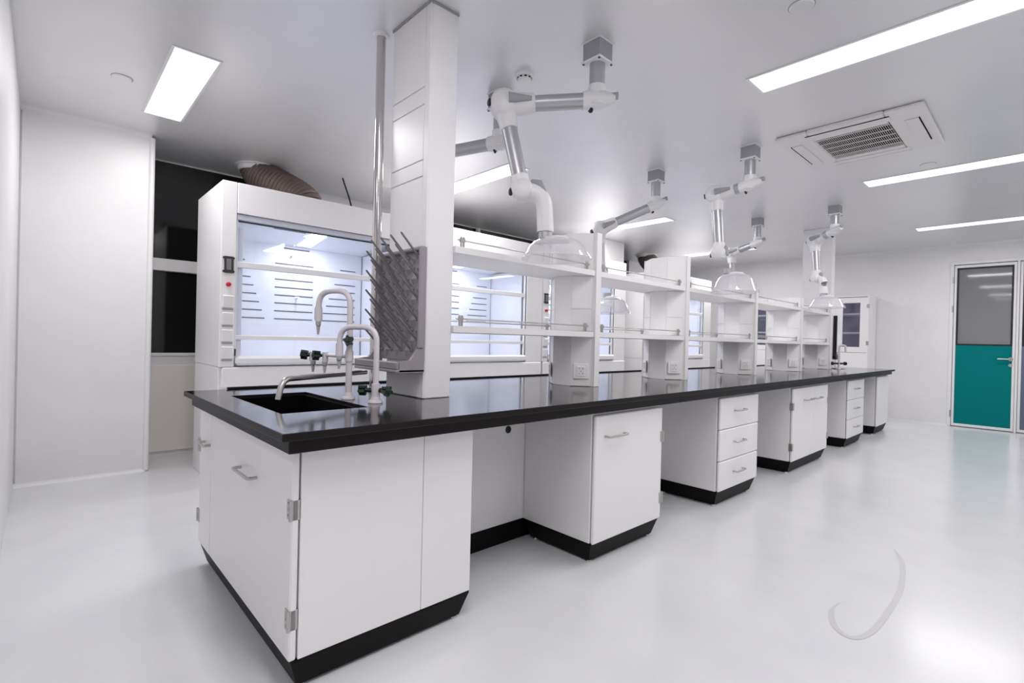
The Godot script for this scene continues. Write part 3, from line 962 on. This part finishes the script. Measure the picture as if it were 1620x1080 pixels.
func fume_hood(z0: float, label: String):
	var t := thing("fume_hood", label, "fume hood", Vector3(-3.1, FL, z0 - HW * 0.5), "white fume hoods along the left wall")
	var z1 := z0 - HW
	var top := 2.262
	# base cabinet and apron
	var m := wm(t)
	m.span(HB, HX - 0.03, FL, 0.86, z1 + 0.003, z0 - 0.003, 0.004)
	obj("base_cabinet", m, M.white_coat, t)
	m = wm(t)
	m.span(HX - 0.03, HX + 0.012, 0.70, 0.86, z1 + 0.003, z0 - 0.02, 0.012)
	obj("apron", m, M.white_coat, t)
	m = wm(t)
	m.span(HX - 0.04, HX + 0.025, 0.874, 0.945, z1 + 0.272, z0 - 0.112, 0.02)
	obj("sill", m, M.white_trim, t)
	# shell
	for s in [0, 1]:
		m = wm(t)
		if s == 0: m.span(HB, HX - 0.012, 0.862, top, z0 - 0.05, z0 - 0.002, 0.004)
		else: m.span(HB, HX - 0.012, 0.862, top, z1 + 0.002, z1 + 0.05, 0.004)
		obj("side_panel", m, M.white_coat, t)
	m = wm(t)
	m.span(HX - 0.012, HX, 0.862, top, z0 - 0.104, z0 - 0.002, 0.004)
	obj("front_post", m, M.white_coat, t)
	m = wm(t)
	m.span(HX - 0.012, HX, 0.862, top, z1 + 0.002, z1 + 0.27, 0.004)
	obj("front_post", m, M.white_coat, t)
	m = wm(t)
	m.span(HX - 0.012, HX + 0.004, 2.03, top, z1 + 0.272, z0 - 0.106, 0.004)
	obj("header_panel", m, M.white_coat, t)
	m = wm(t)
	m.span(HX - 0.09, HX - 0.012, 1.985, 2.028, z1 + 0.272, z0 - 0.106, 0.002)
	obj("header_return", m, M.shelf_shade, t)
	m = wm(t)
	m.span(HB, HX - 0.012, top - 0.02, top, z1 + 0.05, z0 - 0.05, 0.003)
	obj("top_panel", m, M.white_coat, t)
	m = wm(t)
	m.span(HB, HB + 0.02, 0.862, top - 0.02, z1 + 0.05, z0 - 0.05, 0.002)
	obj("back_panel", m, M.white_coat, t)
	# lining
	m = wm(t)
	m.xf = m.xf * Transform3D(Basis(Vector3.BACK, 0.13), Vector3(-3.05, 1.972, 0))
	m.box(Vector3(0, 0, z0 - HW * 0.5), Vector3(0.52, 0.014, HW - 0.11), 0.002)
	obj("inner_ceiling", m, M.liner, t)
	m = wm(t)
	m.span(HB + 0.02, HX - 0.05, 0.864, 0.90, z1 + 0.052, z0 - 0.052, 0.006)
	obj("hood_worktop", m, M.white_trim, t)
	for s in [0, 1]:
		m = wm(t)
		var zz: float = z0 - 0.05 if s == 0 else z1 + 0.31
		m.span(HB + 0.02, HX - 0.052, 0.90, 1.93, zz - (0.115 if s == 0 else 0.012), zz, 0.002)
		obj("side_lining", m, M.liner, t)
	m = wm(t)
	m.span(HB + 0.19, HB + 0.20, 0.902, 1.945, z1 + 0.322, z0 - 0.17, 0.002)
	var bf := obj("baffle", m, M.liner, t)
	# exhaust slots in three columns
	for r in 8:
		var y := 1.765 - r * 0.0722
		for col in [[-0.17, -0.325 - r * 0.0245], [-0.577, -0.925], [-1.19 + r * 0.027, -1.352]]:
			m = wm(t)
			m.span(HB + 0.199, HB + 0.2025, y - 0.0055, y + 0.0055, z0 + col[1], z0 + col[0], 0.001)
			obj("slot", m, M.slot_dark, bf)
	m = wm(t)
	m.span(HB + 0.199, HB + 0.205, 1.905, 1.918, z0 - 0.885, z0 - 0.627, 0.001)
	obj("slot", m, M.slot_dark, bf)
	# service nozzles inside
	for q in [[1.845, -0.72], [1.46, -0.77], [1.10, -0.77], [1.72, -1.38]]:
		m = wm(t)
		m.lathe([Vector2(0.016, 0), Vector2(0.015, 0.006), Vector2(0.007, 0.01), Vector2(0.007, 0.04), Vector2(0.012, 0.042), Vector2(0.012, 0.055), Vector2(0, 0.056)], Transform3D(Basis(Vector3.BACK, -PI / 2), Vector3(HB + 0.20, q[0], z0 + q[1])), 10)
		obj("service_nozzle", m, M.white_trim, bf)
	# lamp in the hood top
	m = wm(t)
	m.xf = m.xf * Transform3D(Basis(Vector3.BACK, 0.13), Vector3(-3.05, 1.962, 0))
	m.box(Vector3(0.02, 0, z0 - 0.80), Vector3(0.38, 0.012, 0.13), 0.003)
	obj("hood_lamp", m, M.hood_lamp, t)
	m = wm(t)
	m.xf = m.xf * Transform3D(Basis(Vector3.BACK, 0.13), Vector3(-3.05, 1.9635, 0))
	m.box(Vector3(0.20, 0, z0 - 0.55), Vector3(0.014, 0.004, 0.26), 0.001)
	obj("ceiling_slot", m, M.slot_dark, t)
	area_light(t, Vector3(-3.03, 1.945, z0 - 0.80) - t.position, Vector2(0.38, 0.13), HOOD_E, Color(0.93, 0.95, 1.0))
	# sash: two panes in thin rails
	m = wm(t)
	m.span(HX - 0.045, HX - 0.022, 1.622, 1.668, z1 + 0.274, z0 - 0.106, 0.004)
	obj("sash_rail", m, M.white_trim, t)
	m = wm(t)
	m.span(HX - 0.045, HX - 0.022, 1.07, 1.104, z1 + 0.274, z0 - 0.106, 0.004)
	obj("sash_rail", m, M.white_trim, t)
	m = wm(t)
	m.span(HX - 0.045, HX - 0.03, 1.972, 1.982, z1 + 0.274, z0 - 0.106, 0.002)
	obj("sash_gasket", m, M.slot_dark, t)
	for zz in [z0 - 0.112, z1 + 0.28]:
		m = wm(t)
		m.span(HX - 0.05, HX - 0.016, 0.946, 1.984, zz - 0.006, zz + 0.006, 0.002)
		obj("sash_track", m, M.white_trim, t)
	for yy in [[1.668, 1.972], [1.104, 1.622]]:
		m = wm(t)
		m.span(HX - 0.036, HX - 0.032, yy[0], yy[1], z1 + 0.287, z0 - 0.119, 0.0)
		obj("sash_pane", m, M.sash_glass, t)
	m = wm(t)
	m.span(HX - 0.02, HX - 0.004, 0.946, 1.0, z0 - 0.119, z0 - 0.107, 0.003)
	obj("sash_stop", m, M.dark_steel, t)
	# controls on the left post
	m = wm(t)
	m.span(HX, HX + 0.016, 1.57, 1.695, z0 - 0.085, z0 - 0.022, 0.004)
	var ct := obj("control_display", m, M.display_dark, t)
	m = wm(t)
	m.span(HX + 0.0155, HX + 0.018, 1.592, 1.675, z0 - 0.068, z0 - 0.036, 0.001)
	obj("screen", m, M.display_grey, ct)
	for y in [1.582, 1.684]:
		m = wm(t)
		m.span(HX + 0.003, HX + 0.013, y - 0.008, y + 0.008, z0 - 0.093, z0 - 0.012, 0.003)
		obj("clasp", m, M.black_plastic, ct)
	m = wm(t)
	m.lathe([Vector2(0.017, 0), Vector2(0.017, 0.008), Vector2(0.012, 0.012), Vector2(0.015, 0.022), Vector2(0.013, 0.028), Vector2(0, 0.030)], Transform3D(Basis(Vector3.BACK, -PI / 2), Vector3(HX, 1.485, z0 - 0.055)), 16)
	obj("stop_button", m, M.red, t)
	for k in 4:
		var y := 1.355 - k * 0.128
		m = wm(t)
		m.xf = m.xf * Transform3D(Basis(Vector3.BACK, -0.16), Vector3(HX + 0.010, y, z0 - 0.053))
		m.box(Vector3.ZERO, Vector3(0.02, 0.095, 0.078), 0.008)
		obj("socket_cover", m, M.white_coat, t)
		m = wm(t)
		m.span(HX, HX + 0.010, y - 0.062, y - 0.052, z0 - 0.09, z0 - 0.016, 0.002)
		obj("socket_lip", m, M.grey_plastic, t)
	return t

func hoods():
	fume_hood(-0.445, "white fume hood nearest the camera, beside the dark window, with red button on its post")
	fume_hood(-0.445 - HW - 0.004, "white fume hood behind the near service column and the first shelf bay")
	fume_hood(-0.445 - 2 * (HW + 0.004), "third white fume hood, glimpsed through shelves beside the first upright")
	fume_hood(-6.60, "far white fume hood past the wall pier, its side panel facing the camera")
	flex_duct("flexible brown ribbed duct from the ceiling to the near fume hood", Vector3(-3.80, CE, -1.0), Vector3(-3.32, 2.268, -1.30))
	flex_duct("flexible brown ribbed duct above the far fume hood", Vector3(-3.62, CE, -7.62), Vector3(-3.32, 2.268, -7.60))
	var m := MB.new()
	m.tube(rounded([Vector3(-3.33, 2.263, -1.78), Vector3(-3.33, 2.45, -1.75), Vector3(-3.48, CE - 0.002, -1.72)], 0.1), 0.008, 8)
	tag(obj("cable", m, M.black_plastic), "black cable rising from the near fume hood to the ceiling", "cable")

func flex_duct(label: String, a: Vector3, e: Vector3):
	var t := thing("exhaust_duct", label, "duct", e, "brown exhaust ducts on the fume hoods")
	var p := []
	var r := []
	var n := 44
	for i in n + 1:
		var f := float(i) / n
		var s := f * f * (3.0 - 2.0 * f)
		p.append(Vector3(lerpf(a.x, e.x, s), lerpf(a.y, e.y + 0.05, f), lerpf(a.z, e.z, s)) - e)
		r.append(0.162 if i % 2 == 0 else 0.151)
	var m := MB.new()
	m.tube(p, r, 28, false, true)
	obj("duct_hose", m, M.duct_brown, t)
	m = MB.new()
	m.lathe([Vector2(0.15, -0.05), Vector2(0.168, -0.05), Vector2(0.172, -0.012), Vector2(0.20, -0.008), Vector2(0.20, 0)], Transform3D(Basis(), a - e), 28)
	obj("ceiling_flange", m, M.white_trim, t)
	m = MB.new()
	m.lathe([Vector2(0.185, 0.012), Vector2(0.185, 0.018), Vector2(0.165, 0.022), Vector2(0.165, 0.08), Vector2(0.15, 0.08)], Transform3D(), 28)
	obj("hood_collar", m, M.grey_plastic, t)

# ---------------------------------------------------------------- on the ceiling
func ceiling_units():
	var t := thing("air_conditioner", "white square ceiling cassette air conditioner with a dark intake grille", "air conditioner", Vector3(0.487, CE, -4.09))
	var H := 0.455
	var m := MB.new()
	# panel as a frame round the intake with a rounded lower edge
	var gx := 0.235; var gz := 0.27
	for s in [-1, 1]:
		m.span(s * gx, s * H, -0.034, -0.002, -H, H, 0.012)
		m.span(-gx, gx, -0.034, -0.002, s * gz, s * H, 0.004)
	obj("panel", m, M.ac_white, t)
	m = MB.new()
	m.span(-gx, gx, -0.008, -0.002, -gz, gz, 0.0)
	obj("intake_recess", m, M.grille_dark, t)
	m = MB.new()
	for k in 36: m.span(-gx + (k + 0.5) * 2.0 * gx / 36.0 - 0.0012, -gx + (k + 0.5) * 2.0 * gx / 36.0 + 0.0012, -0.030, -0.025, -gz, gz, 0.0)
	var fin := obj("grille_fins", m, M.ac_white, t)
	fin.set_meta("kind", "stuff")
	for k in 5:
		m = MB.new()
		var z := -gz + (k + 0.5) * 2.0 * gz / 5.0 + 0.03
		m.span(-gx, gx, -0.034, -0.029, z - 0.004, z + 0.004, 0.001)
		obj("grille_bar", m, M.ac_white, t)
	for e in 4:
		var along := e % 2 == 0
		var s: float = 1.0 if e < 2 else -1.0
		var c := Vector3(0, -0.037, s * 0.365) if along else Vector3(s * 0.36, -0.037, 0)
		var ln := 0.52
		m = MB.new()
		m.box(c, Vector3(ln, 0.006, 0.07) if along else Vector3(0.075, 0.006, ln), 0.003)
		var v := obj("louvre", m, M.ac_white, t)
		m = MB.new()
		var off := Vector3(0, 0, s * 0.039) if along else Vector3(s * 0.042, 0, 0)
		m.box(c + off + Vector3(0, 0.001, 0), Vector3(ln, 0.005, 0.006) if along else Vector3(0.006, 0.005, ln), 0.001)
		obj("louvre_gap", m, M.grille_dark, v)
	# smoke detector
	t = thing("smoke_detector", "small white smoke detector with dark vents on the ceiling above the first bay", "smoke detector", Vector3(-0.69, CE, -1.61))
	m = MB.new()
	m.lathe([Vector2(0.056, 0), Vector2(0.056, -0.012), Vector2(0.05, -0.02), Vector2(0.044, -0.022), Vector2(0.044, -0.034), Vector2(0.038, -0.044), Vector2(0.0, -0.05)], Transform3D(), 24)
	obj("housing", m, M.white_trim, t)
	for k in 10:
		m = MB.new()
		m.xf = Transform3D(Basis(Vector3.UP, TAU * k / 10.0), Vector3.ZERO)
		m.box(Vector3(0.044, -0.028, 0), Vector3(0.004, 0.009, 0.016), 0.001)
		obj("vent", m, M.black_plastic, t)
	# small round cover plates
	var spots := [[Vector3(-2.566, CE, 0.17), "small round ceiling disc left of the left light panel"], [Vector3(0.695, CE, -2.10), "round ceiling disc cut by the top edge above the right light panel"], [Vector3(0.763, CE, -5.127), "small round ceiling disc between cassette and second right light panel"]]
	for s in spots:
		t = thing("ceiling_disc", s[1], "ceiling disc", s[0], "round ceiling discs")
		m = MB.new()
		m.lathe([Vector2(0.055, 0), Vector2(0.055, -0.003), Vector2(0.05, -0.008), Vector2(0.0, -0.009)], Transform3D(), 24)
		obj("cover", m, M.ceiling_panel, t)
		m = MB.new()
		m.lathe([Vector2(0.055, -0.0015), Vector2(0.058, -0.0015), Vector2(0.058, 0)], Transform3D(), 24)
		obj("gap_ring", m, M.seam_grey, t)

# ---------------------------------------------------------------- extraction arms
func extraction_arm(label: String, base: Vector3, piv: Vector3, elb: Vector3, low: Vector3, neck: Vector3, rim: Vector3, dome := true):
	var t := thing("extraction_arm", label, "extraction arm", base, "jointed extraction arms under the ceiling")
	var o := base
	var R := 0.042
	# ceiling block
	var m := MB.new()
	m.xf = Transform3D(Basis(Vector3.UP, 0.0), Vector3.ZERO)
	m.box(Vector3(0, -0.05, 0), Vector3(0.115, 0.10, 0.115), 0.004)
	obj("ceiling_block", m, M.grey_plastic, t)
	m = MB.new()
	m.box(Vector3(0, -0.105, 0), Vector3(0.13, 0.012, 0.13), 0.004)
	obj("flange", m, M.arm_white, t)
	m = MB.new()
	m.box(Vector3(0, -0.003, 0), Vector3(0.13, 0.006, 0.13), 0.002)
	obj("ceiling_plate", m, M.arm_white, t)
	for sx in [-1, 1]:
		for sz in [-1, 1]:
			m = MB.new()
			m.lathe([Vector2(0, -0.006), Vector2(0.006, -0.005), Vector2(0.007, 0)], Transform3D(Basis(), Vector3(sx * 0.053, -0.111, sz * 0.053)), 8)
			obj("screw", m, M.dark_steel, t)
	var pv := piv - o
	m = MB.new()
	m.tube([Vector3(0, -0.11, 0), Vector3(0, pv.y + 0.07, 0)], R, 20)
	obj("drop_tube", m, M.aluminium, t)
	# top joint
	var ua := (elb - piv).normalized()
	m = MB.new()
	m.tube([Vector3(0, pv.y + 0.075, 0), Vector3(0, pv.y + 0.03, 0)], R + 0.006, 20)
	m.tube([Vector3(0, pv.y + 0.04, 0), Vector3(0, pv.y - 0.035, 0)], [R + 0.006, R + 0.012], 20)
	m.tube([pv - ua * 0.10, pv - ua * 0.085, pv - ua * 0.02, pv + ua * 0.075], [0.022, 0.03, R + 0.014, R + 0.007], 20)
	obj("swivel_joint", m, M.arm_white, t)
	var side := ua.cross(Vector3.UP).normalized()
	knobby(t, pv + Vector3(0, -0.045, 0) + ua * 0.03, (-side * 0.3 + ua * 0.8 + Vector3(0, -0.3, 0)))
	m = MB.new()
	m.tube([pv - ua * 0.115 + Vector3(0, 0.018, 0), pv - ua * 0.09 + Vector3(0, 0.018, 0), pv - ua * 0.03 + Vector3(0, 0.03, 0)], [0.020, 0.018, 0.008], 12)
	obj("damper_lever", m, M.grey_plastic, t)
	# upper tube
	var el := elb - o
	m = MB.new()
	m.tube([pv + ua * 0.07, el - ua * 0.10], R, 24)
	obj("upper_tube", m, M.aluminium, t)
	# elbow: a round drum with two sleeves
	var fa := (low - elb).normalized()
	var ax := ua.cross(fa).normalized()
	m = MB.new()
	m.tube([el - ua * 0.17, el - ua * 0.16, el - ua * 0.05], [R + 0.005, R + 0.012, R + 0.022], 20)
	m.tube([el - ua * 0.06, el + Vector3.ZERO], [R + 0.022, R + 0.028], 20)
	m.lathe([Vector2(0, 0.078), Vector2(0.046, 0.075), Vector2(0.070, 0.057), Vector2(0.080, 0.012), Vector2(0.080, -0.038), Vector2(0.066, -0.068), Vector2(0.038, -0.080), Vector2(0, -0.082)], aim(el, ax), 22, true)
	m.tube([el, el + fa * 0.06, el + fa * 0.135, el + fa * 0.142], [R + 0.026, R + 0.016, R + 0.009, R + 0.003], 20)
	obj("elbow_joint", m, M.arm_white, t)
	knobby(t, el + (ua * 0.85 + ax * 0.4).normalized() * 0.085 - fa * 0.0, ua * 0.85 + ax * 0.4)
	m = MB.new()
	m.tube([el - ua * 0.03 + ax * 0.078, el - ua * 0.06 + ax * 0.072, el - ua * 0.15 + ax * 0.056], [0.028, 0.024, 0.012], 12)
	obj("damper_lever", m, M.grey_plastic, t)
	# forearm
	var lo := low - o
	m = MB.new()
	m.tube([el + fa * 0.13, lo - fa * 0.05], R, 24)
	obj("forearm_tube", m, M.aluminium, t)
	m = MB.new()
	var nk := neck - o
	var rm := rim - o
	m.tube([lo - fa * 0.085, lo - fa * 0.078, lo - fa * 0.02, lo + fa * 0.05], [R + 0.002, R + 0.007, R + 0.010, R + 0.004], 20)
	m.lathe([Vector2(0, 0.06), Vector2(0.042, 0.058), Vector2(0.058, 0.042), Vector2(0.062, 0.0), Vector2(0.058, -0.042), Vector2(0.042, -0.058), Vector2(0, -0.06)], aim(lo, ax), 20, true)
	# bend towards the dome
	var out := (nk - lo); out.y = 0.0
	var bend := lo + out * 0.9 + Vector3(0, -0.01, 0)
	var path := rounded([lo, bend, nk + Vector3(0, 0.02, 0), nk], 0.085, 6)
	m.tube(path, R + 0.003, 20)
	obj("lower_joint", m, M.arm_white, t)
	knobby(t, lo + (ua * 0.85 + ax * 0.35).normalized() * 0.062 + Vector3(0, -0.012, 0), ua * 0.85 + ax * 0.35)
	m = MB.new()
	m.tube([lo + out.normalized() * 0.05 + Vector3(0, 0.05, 0), lo + out * 0.7 + Vector3(0, 0.035, 0) + ax * 0.01, lo + out * 1.0 + Vector3(0, -0.03, 0) + ax * 0.02], [0.012, 0.02, 0.010], 10)
	obj("damper_lever", m, M.grey_plastic, t)
	# neck and clear dome
	m = MB.new()
	m.tube([nk + Vector3(0, 0.005, 0), nk + Vector3(0, -0.035, 0)], R - 0.004, 20)
	obj("neck", m, M.aluminium, t)
	var hh := nk.y - 0.035 - rm.y
	m = MB.new()
	m.lathe([Vector2(0.036, 0.012), Vector2(0.062, 0.006), Vector2(0.075, -0.012), Vector2(0.07, -0.02)], Transform3D(Basis(), Vector3(rm.x, rm.y + hh, rm.z)), 24)
	obj("dome_collar", m, M.arm_white, t)
	m = MB.new()
	var pr := []
	for q in [[0.062, 1.0], [0.102, 0.92], [0.134, 0.76], [0.156, 0.52], [0.168, 0.28], [0.188, 0.06], [0.190, 0.0]]: pr.append(Vector2(q[0], q[1] * hh))
	for q in [[0.187, 0.0], [0.185, 0.05], [0.165, 0.27], [0.153, 0.51], [0.131, 0.745], [0.099, 0.905], [0.060, 0.97]]: pr.append(Vector2(q[0], q[1] * hh))
	var outl := []
	for q in pr: outl.append(q)
	outl.reverse()
	m.lathe(outl, Transform3D(Basis(), rm), 36, true)
	obj("clear_dome", m, M.clear_dome, t)

func knobby(t: Node3D, at: Vector3, dir: Vector3):
	var m := MB.new()
	m.lathe([Vector2(0, 0.012), Vector2(0.017, 0.011), Vector2(0.021, 0.007), Vector2(0.021, -0.001), Vector2(0.014, -0.004), Vector2(0.012, -0.014)], aim(at, dir), 14)
	obj("friction_knob", m, M.black_plastic, t)

func arms():
	var R1 := Vector3(-0.18, CE, -1.67)
	extraction_arm("nearest white extraction arm, largest in view, its clear dome before the first shelf bay", R1, Vector3(-0.18, 2.435, -1.67), Vector3(-0.545, 2.41, -1.325), Vector3(-0.44, 1.93, -1.375), Vector3(-0.34, 1.705, -1.46), Vector3(-0.292, 1.558, -1.50))
	extraction_arm("second white extraction arm on the camera side, dome before the third shelf bay", Vector3(-0.175, CE, -3.69), Vector3(-0.175, 2.43, -3.69), Vector3(-0.46, 2.405, -3.70), Vector3(-0.41, 1.90, -3.68), Vector3(-0.335, 1.755, -3.70), Vector3(-0.29, 1.56, -3.73))
	extraction_arm("farthest white extraction arm, dome hanging before the tall cupboard", Vector3(-0.19, CE, -6.09), Vector3(-0.19, 2.45, -6.09), Vector3(-0.44, 2.40, -6.26), Vector3(-0.40, 1.945, -6.22), Vector3(-0.31, 1.75, -6.19), Vector3(-0.28, 1.58, -6.20))
	extraction_arm("white extraction arm mostly hidden behind the near service column", Vector3(-0.98, CE, -1.67), Vector3(-0.98, 2.42, -1.67), Vector3(-1.50, 2.40, -1.45), Vector3(-1.42, 1.85, -1.35), Vector3(-1.36, 1.62, -1.33), Vector3(-1.34, 1.42, -1.32))
	extraction_arm("white extraction arm on the hood side, dome showing under the second bay's upper shelf", Vector3(-1.04, CE, -3.69), Vector3(-1.04, 2.42, -3.69), Vector3(-1.425, 2.19, -3.345), Vector3(-1.40, 1.76, -3.36), Vector3(-1.36, 1.58, -3.40), Vector3(-1.335, 1.39, -3.43))
	extraction_arm("white extraction arm on the hood side behind the second arm's dome", Vector3(-1.05, CE, -6.11), Vector3(-1.05, 2.42, -6.11), Vector3(-1.45, 2.36, -6.28), Vector3(-1.40, 1.85, -6.25), Vector3(-1.36, 1.62, -6.25), Vector3(-1.34, 1.42, -6.24))

# ---------------------------------------------------------------- tall cupboards by the far wall
func far_cabinets():
	tall_cabinet(-1.45, -0.50, "tall white cupboard with glazed doors against the far wall, right one behind the far tap")
	tall_cabinet(-2.42, -1.47, "tall white cupboard with glazed doors, left one glimpsed through the far shelves")

func tall_cabinet(x0: float, x1: float, label: String):
	var zf := -9.22; var zb := -9.73; var top := 1.975
	var t := thing("tall_cabinet", label, "cupboard", Vector3((x0 + x1) * 0.5, FL, (zf + zb) * 0.5), "tall cupboards on the far wall")
	var m := wm(t)
	m.span(x0, x0 + 0.02, FL, top, zb, zf - 0.022, 0.002)
	m.span(x1 - 0.02, x1, FL, top, zb, zf - 0.022, 0.002)
	m.span(x0 + 0.02, x1 - 0.02, top - 0.02, top, zb, zf - 0.022, 0.002)
	m.span(x0 + 0.02, x1 - 0.02, FL, FL + 0.08, zb, zf - 0.022, 0.002)
	obj("carcass", m, M.white_coat, t)
	m = wm(t)
	m.span(x0 + 0.02, x1 - 0.02, FL + 0.08, top - 0.02, zb, zb + 0.01, 0.0)
	obj("back_panel", m, M.cab_inside, t)
	for y in [0.98, 1.35, 1.66]:
		m = wm(t)
		m.span(x0 + 0.02, x1 - 0.02, y, y + 0.03 if y > 1.0 else y + 0.02, zb + 0.01, zf - 0.05, 0.003)
		obj("shelf_board", m, M.white_coat, t)
	var xm := (x0 + x1) * 0.5
	for s in [0, 1]:
		var a: float = x0 + 0.002 if s == 0 else xm + 0.001
		var e: float = xm - 0.001 if s == 0 else x1 - 0.002
		m = wm(t)
		m.span(a, a + 0.115, 1.045, top - 0.03, zf - 0.02, zf, 0.003)
		m.span(e - 0.115, e, 1.045, top - 0.03, zf - 0.02, zf, 0.003)
		m.span(a + 0.115, e - 0.115, 1.045, 1.135, zf - 0.02, zf, 0.003)
		m.span(a + 0.115, e - 0.115, 1.855, top - 0.03, zf - 0.02, zf, 0.003)
		var d := obj("glazed_door", m, M.white_coat, t)
		m = wm(t)
		m.span(a + 0.115, e - 0.115, 1.135, 1.855, zf - 0.013, zf - 0.008, 0.0)
		obj("pane", m, M.cabinet_glass, d)
		m = wm(t)
		m.span(a, e, FL + 0.085, 1.04, zf - 0.02, zf, 0.003)
		var d2 := obj("lower_door", m, M.white_coat, t)
		var hx: float = e - 0.03 if s == 0 else a + 0.03
		bow_handle("handle", Vector3(hx, 1.5, zf) - t.position, Vector3.UP, Vector3.BACK, 0.14, d)
		bow_handle("handle", Vector3(hx, 0.85, zf) - t.position, Vector3.UP, Vector3.BACK, 0.14, d2)
		for y in [1.2, 1.8]: hinge(Vector3(a if s == 0 else e, y, zf - 0.002) - t.position, Vector3.BACK, Vector3.LEFT if s == 0 else Vector3.RIGHT, d)
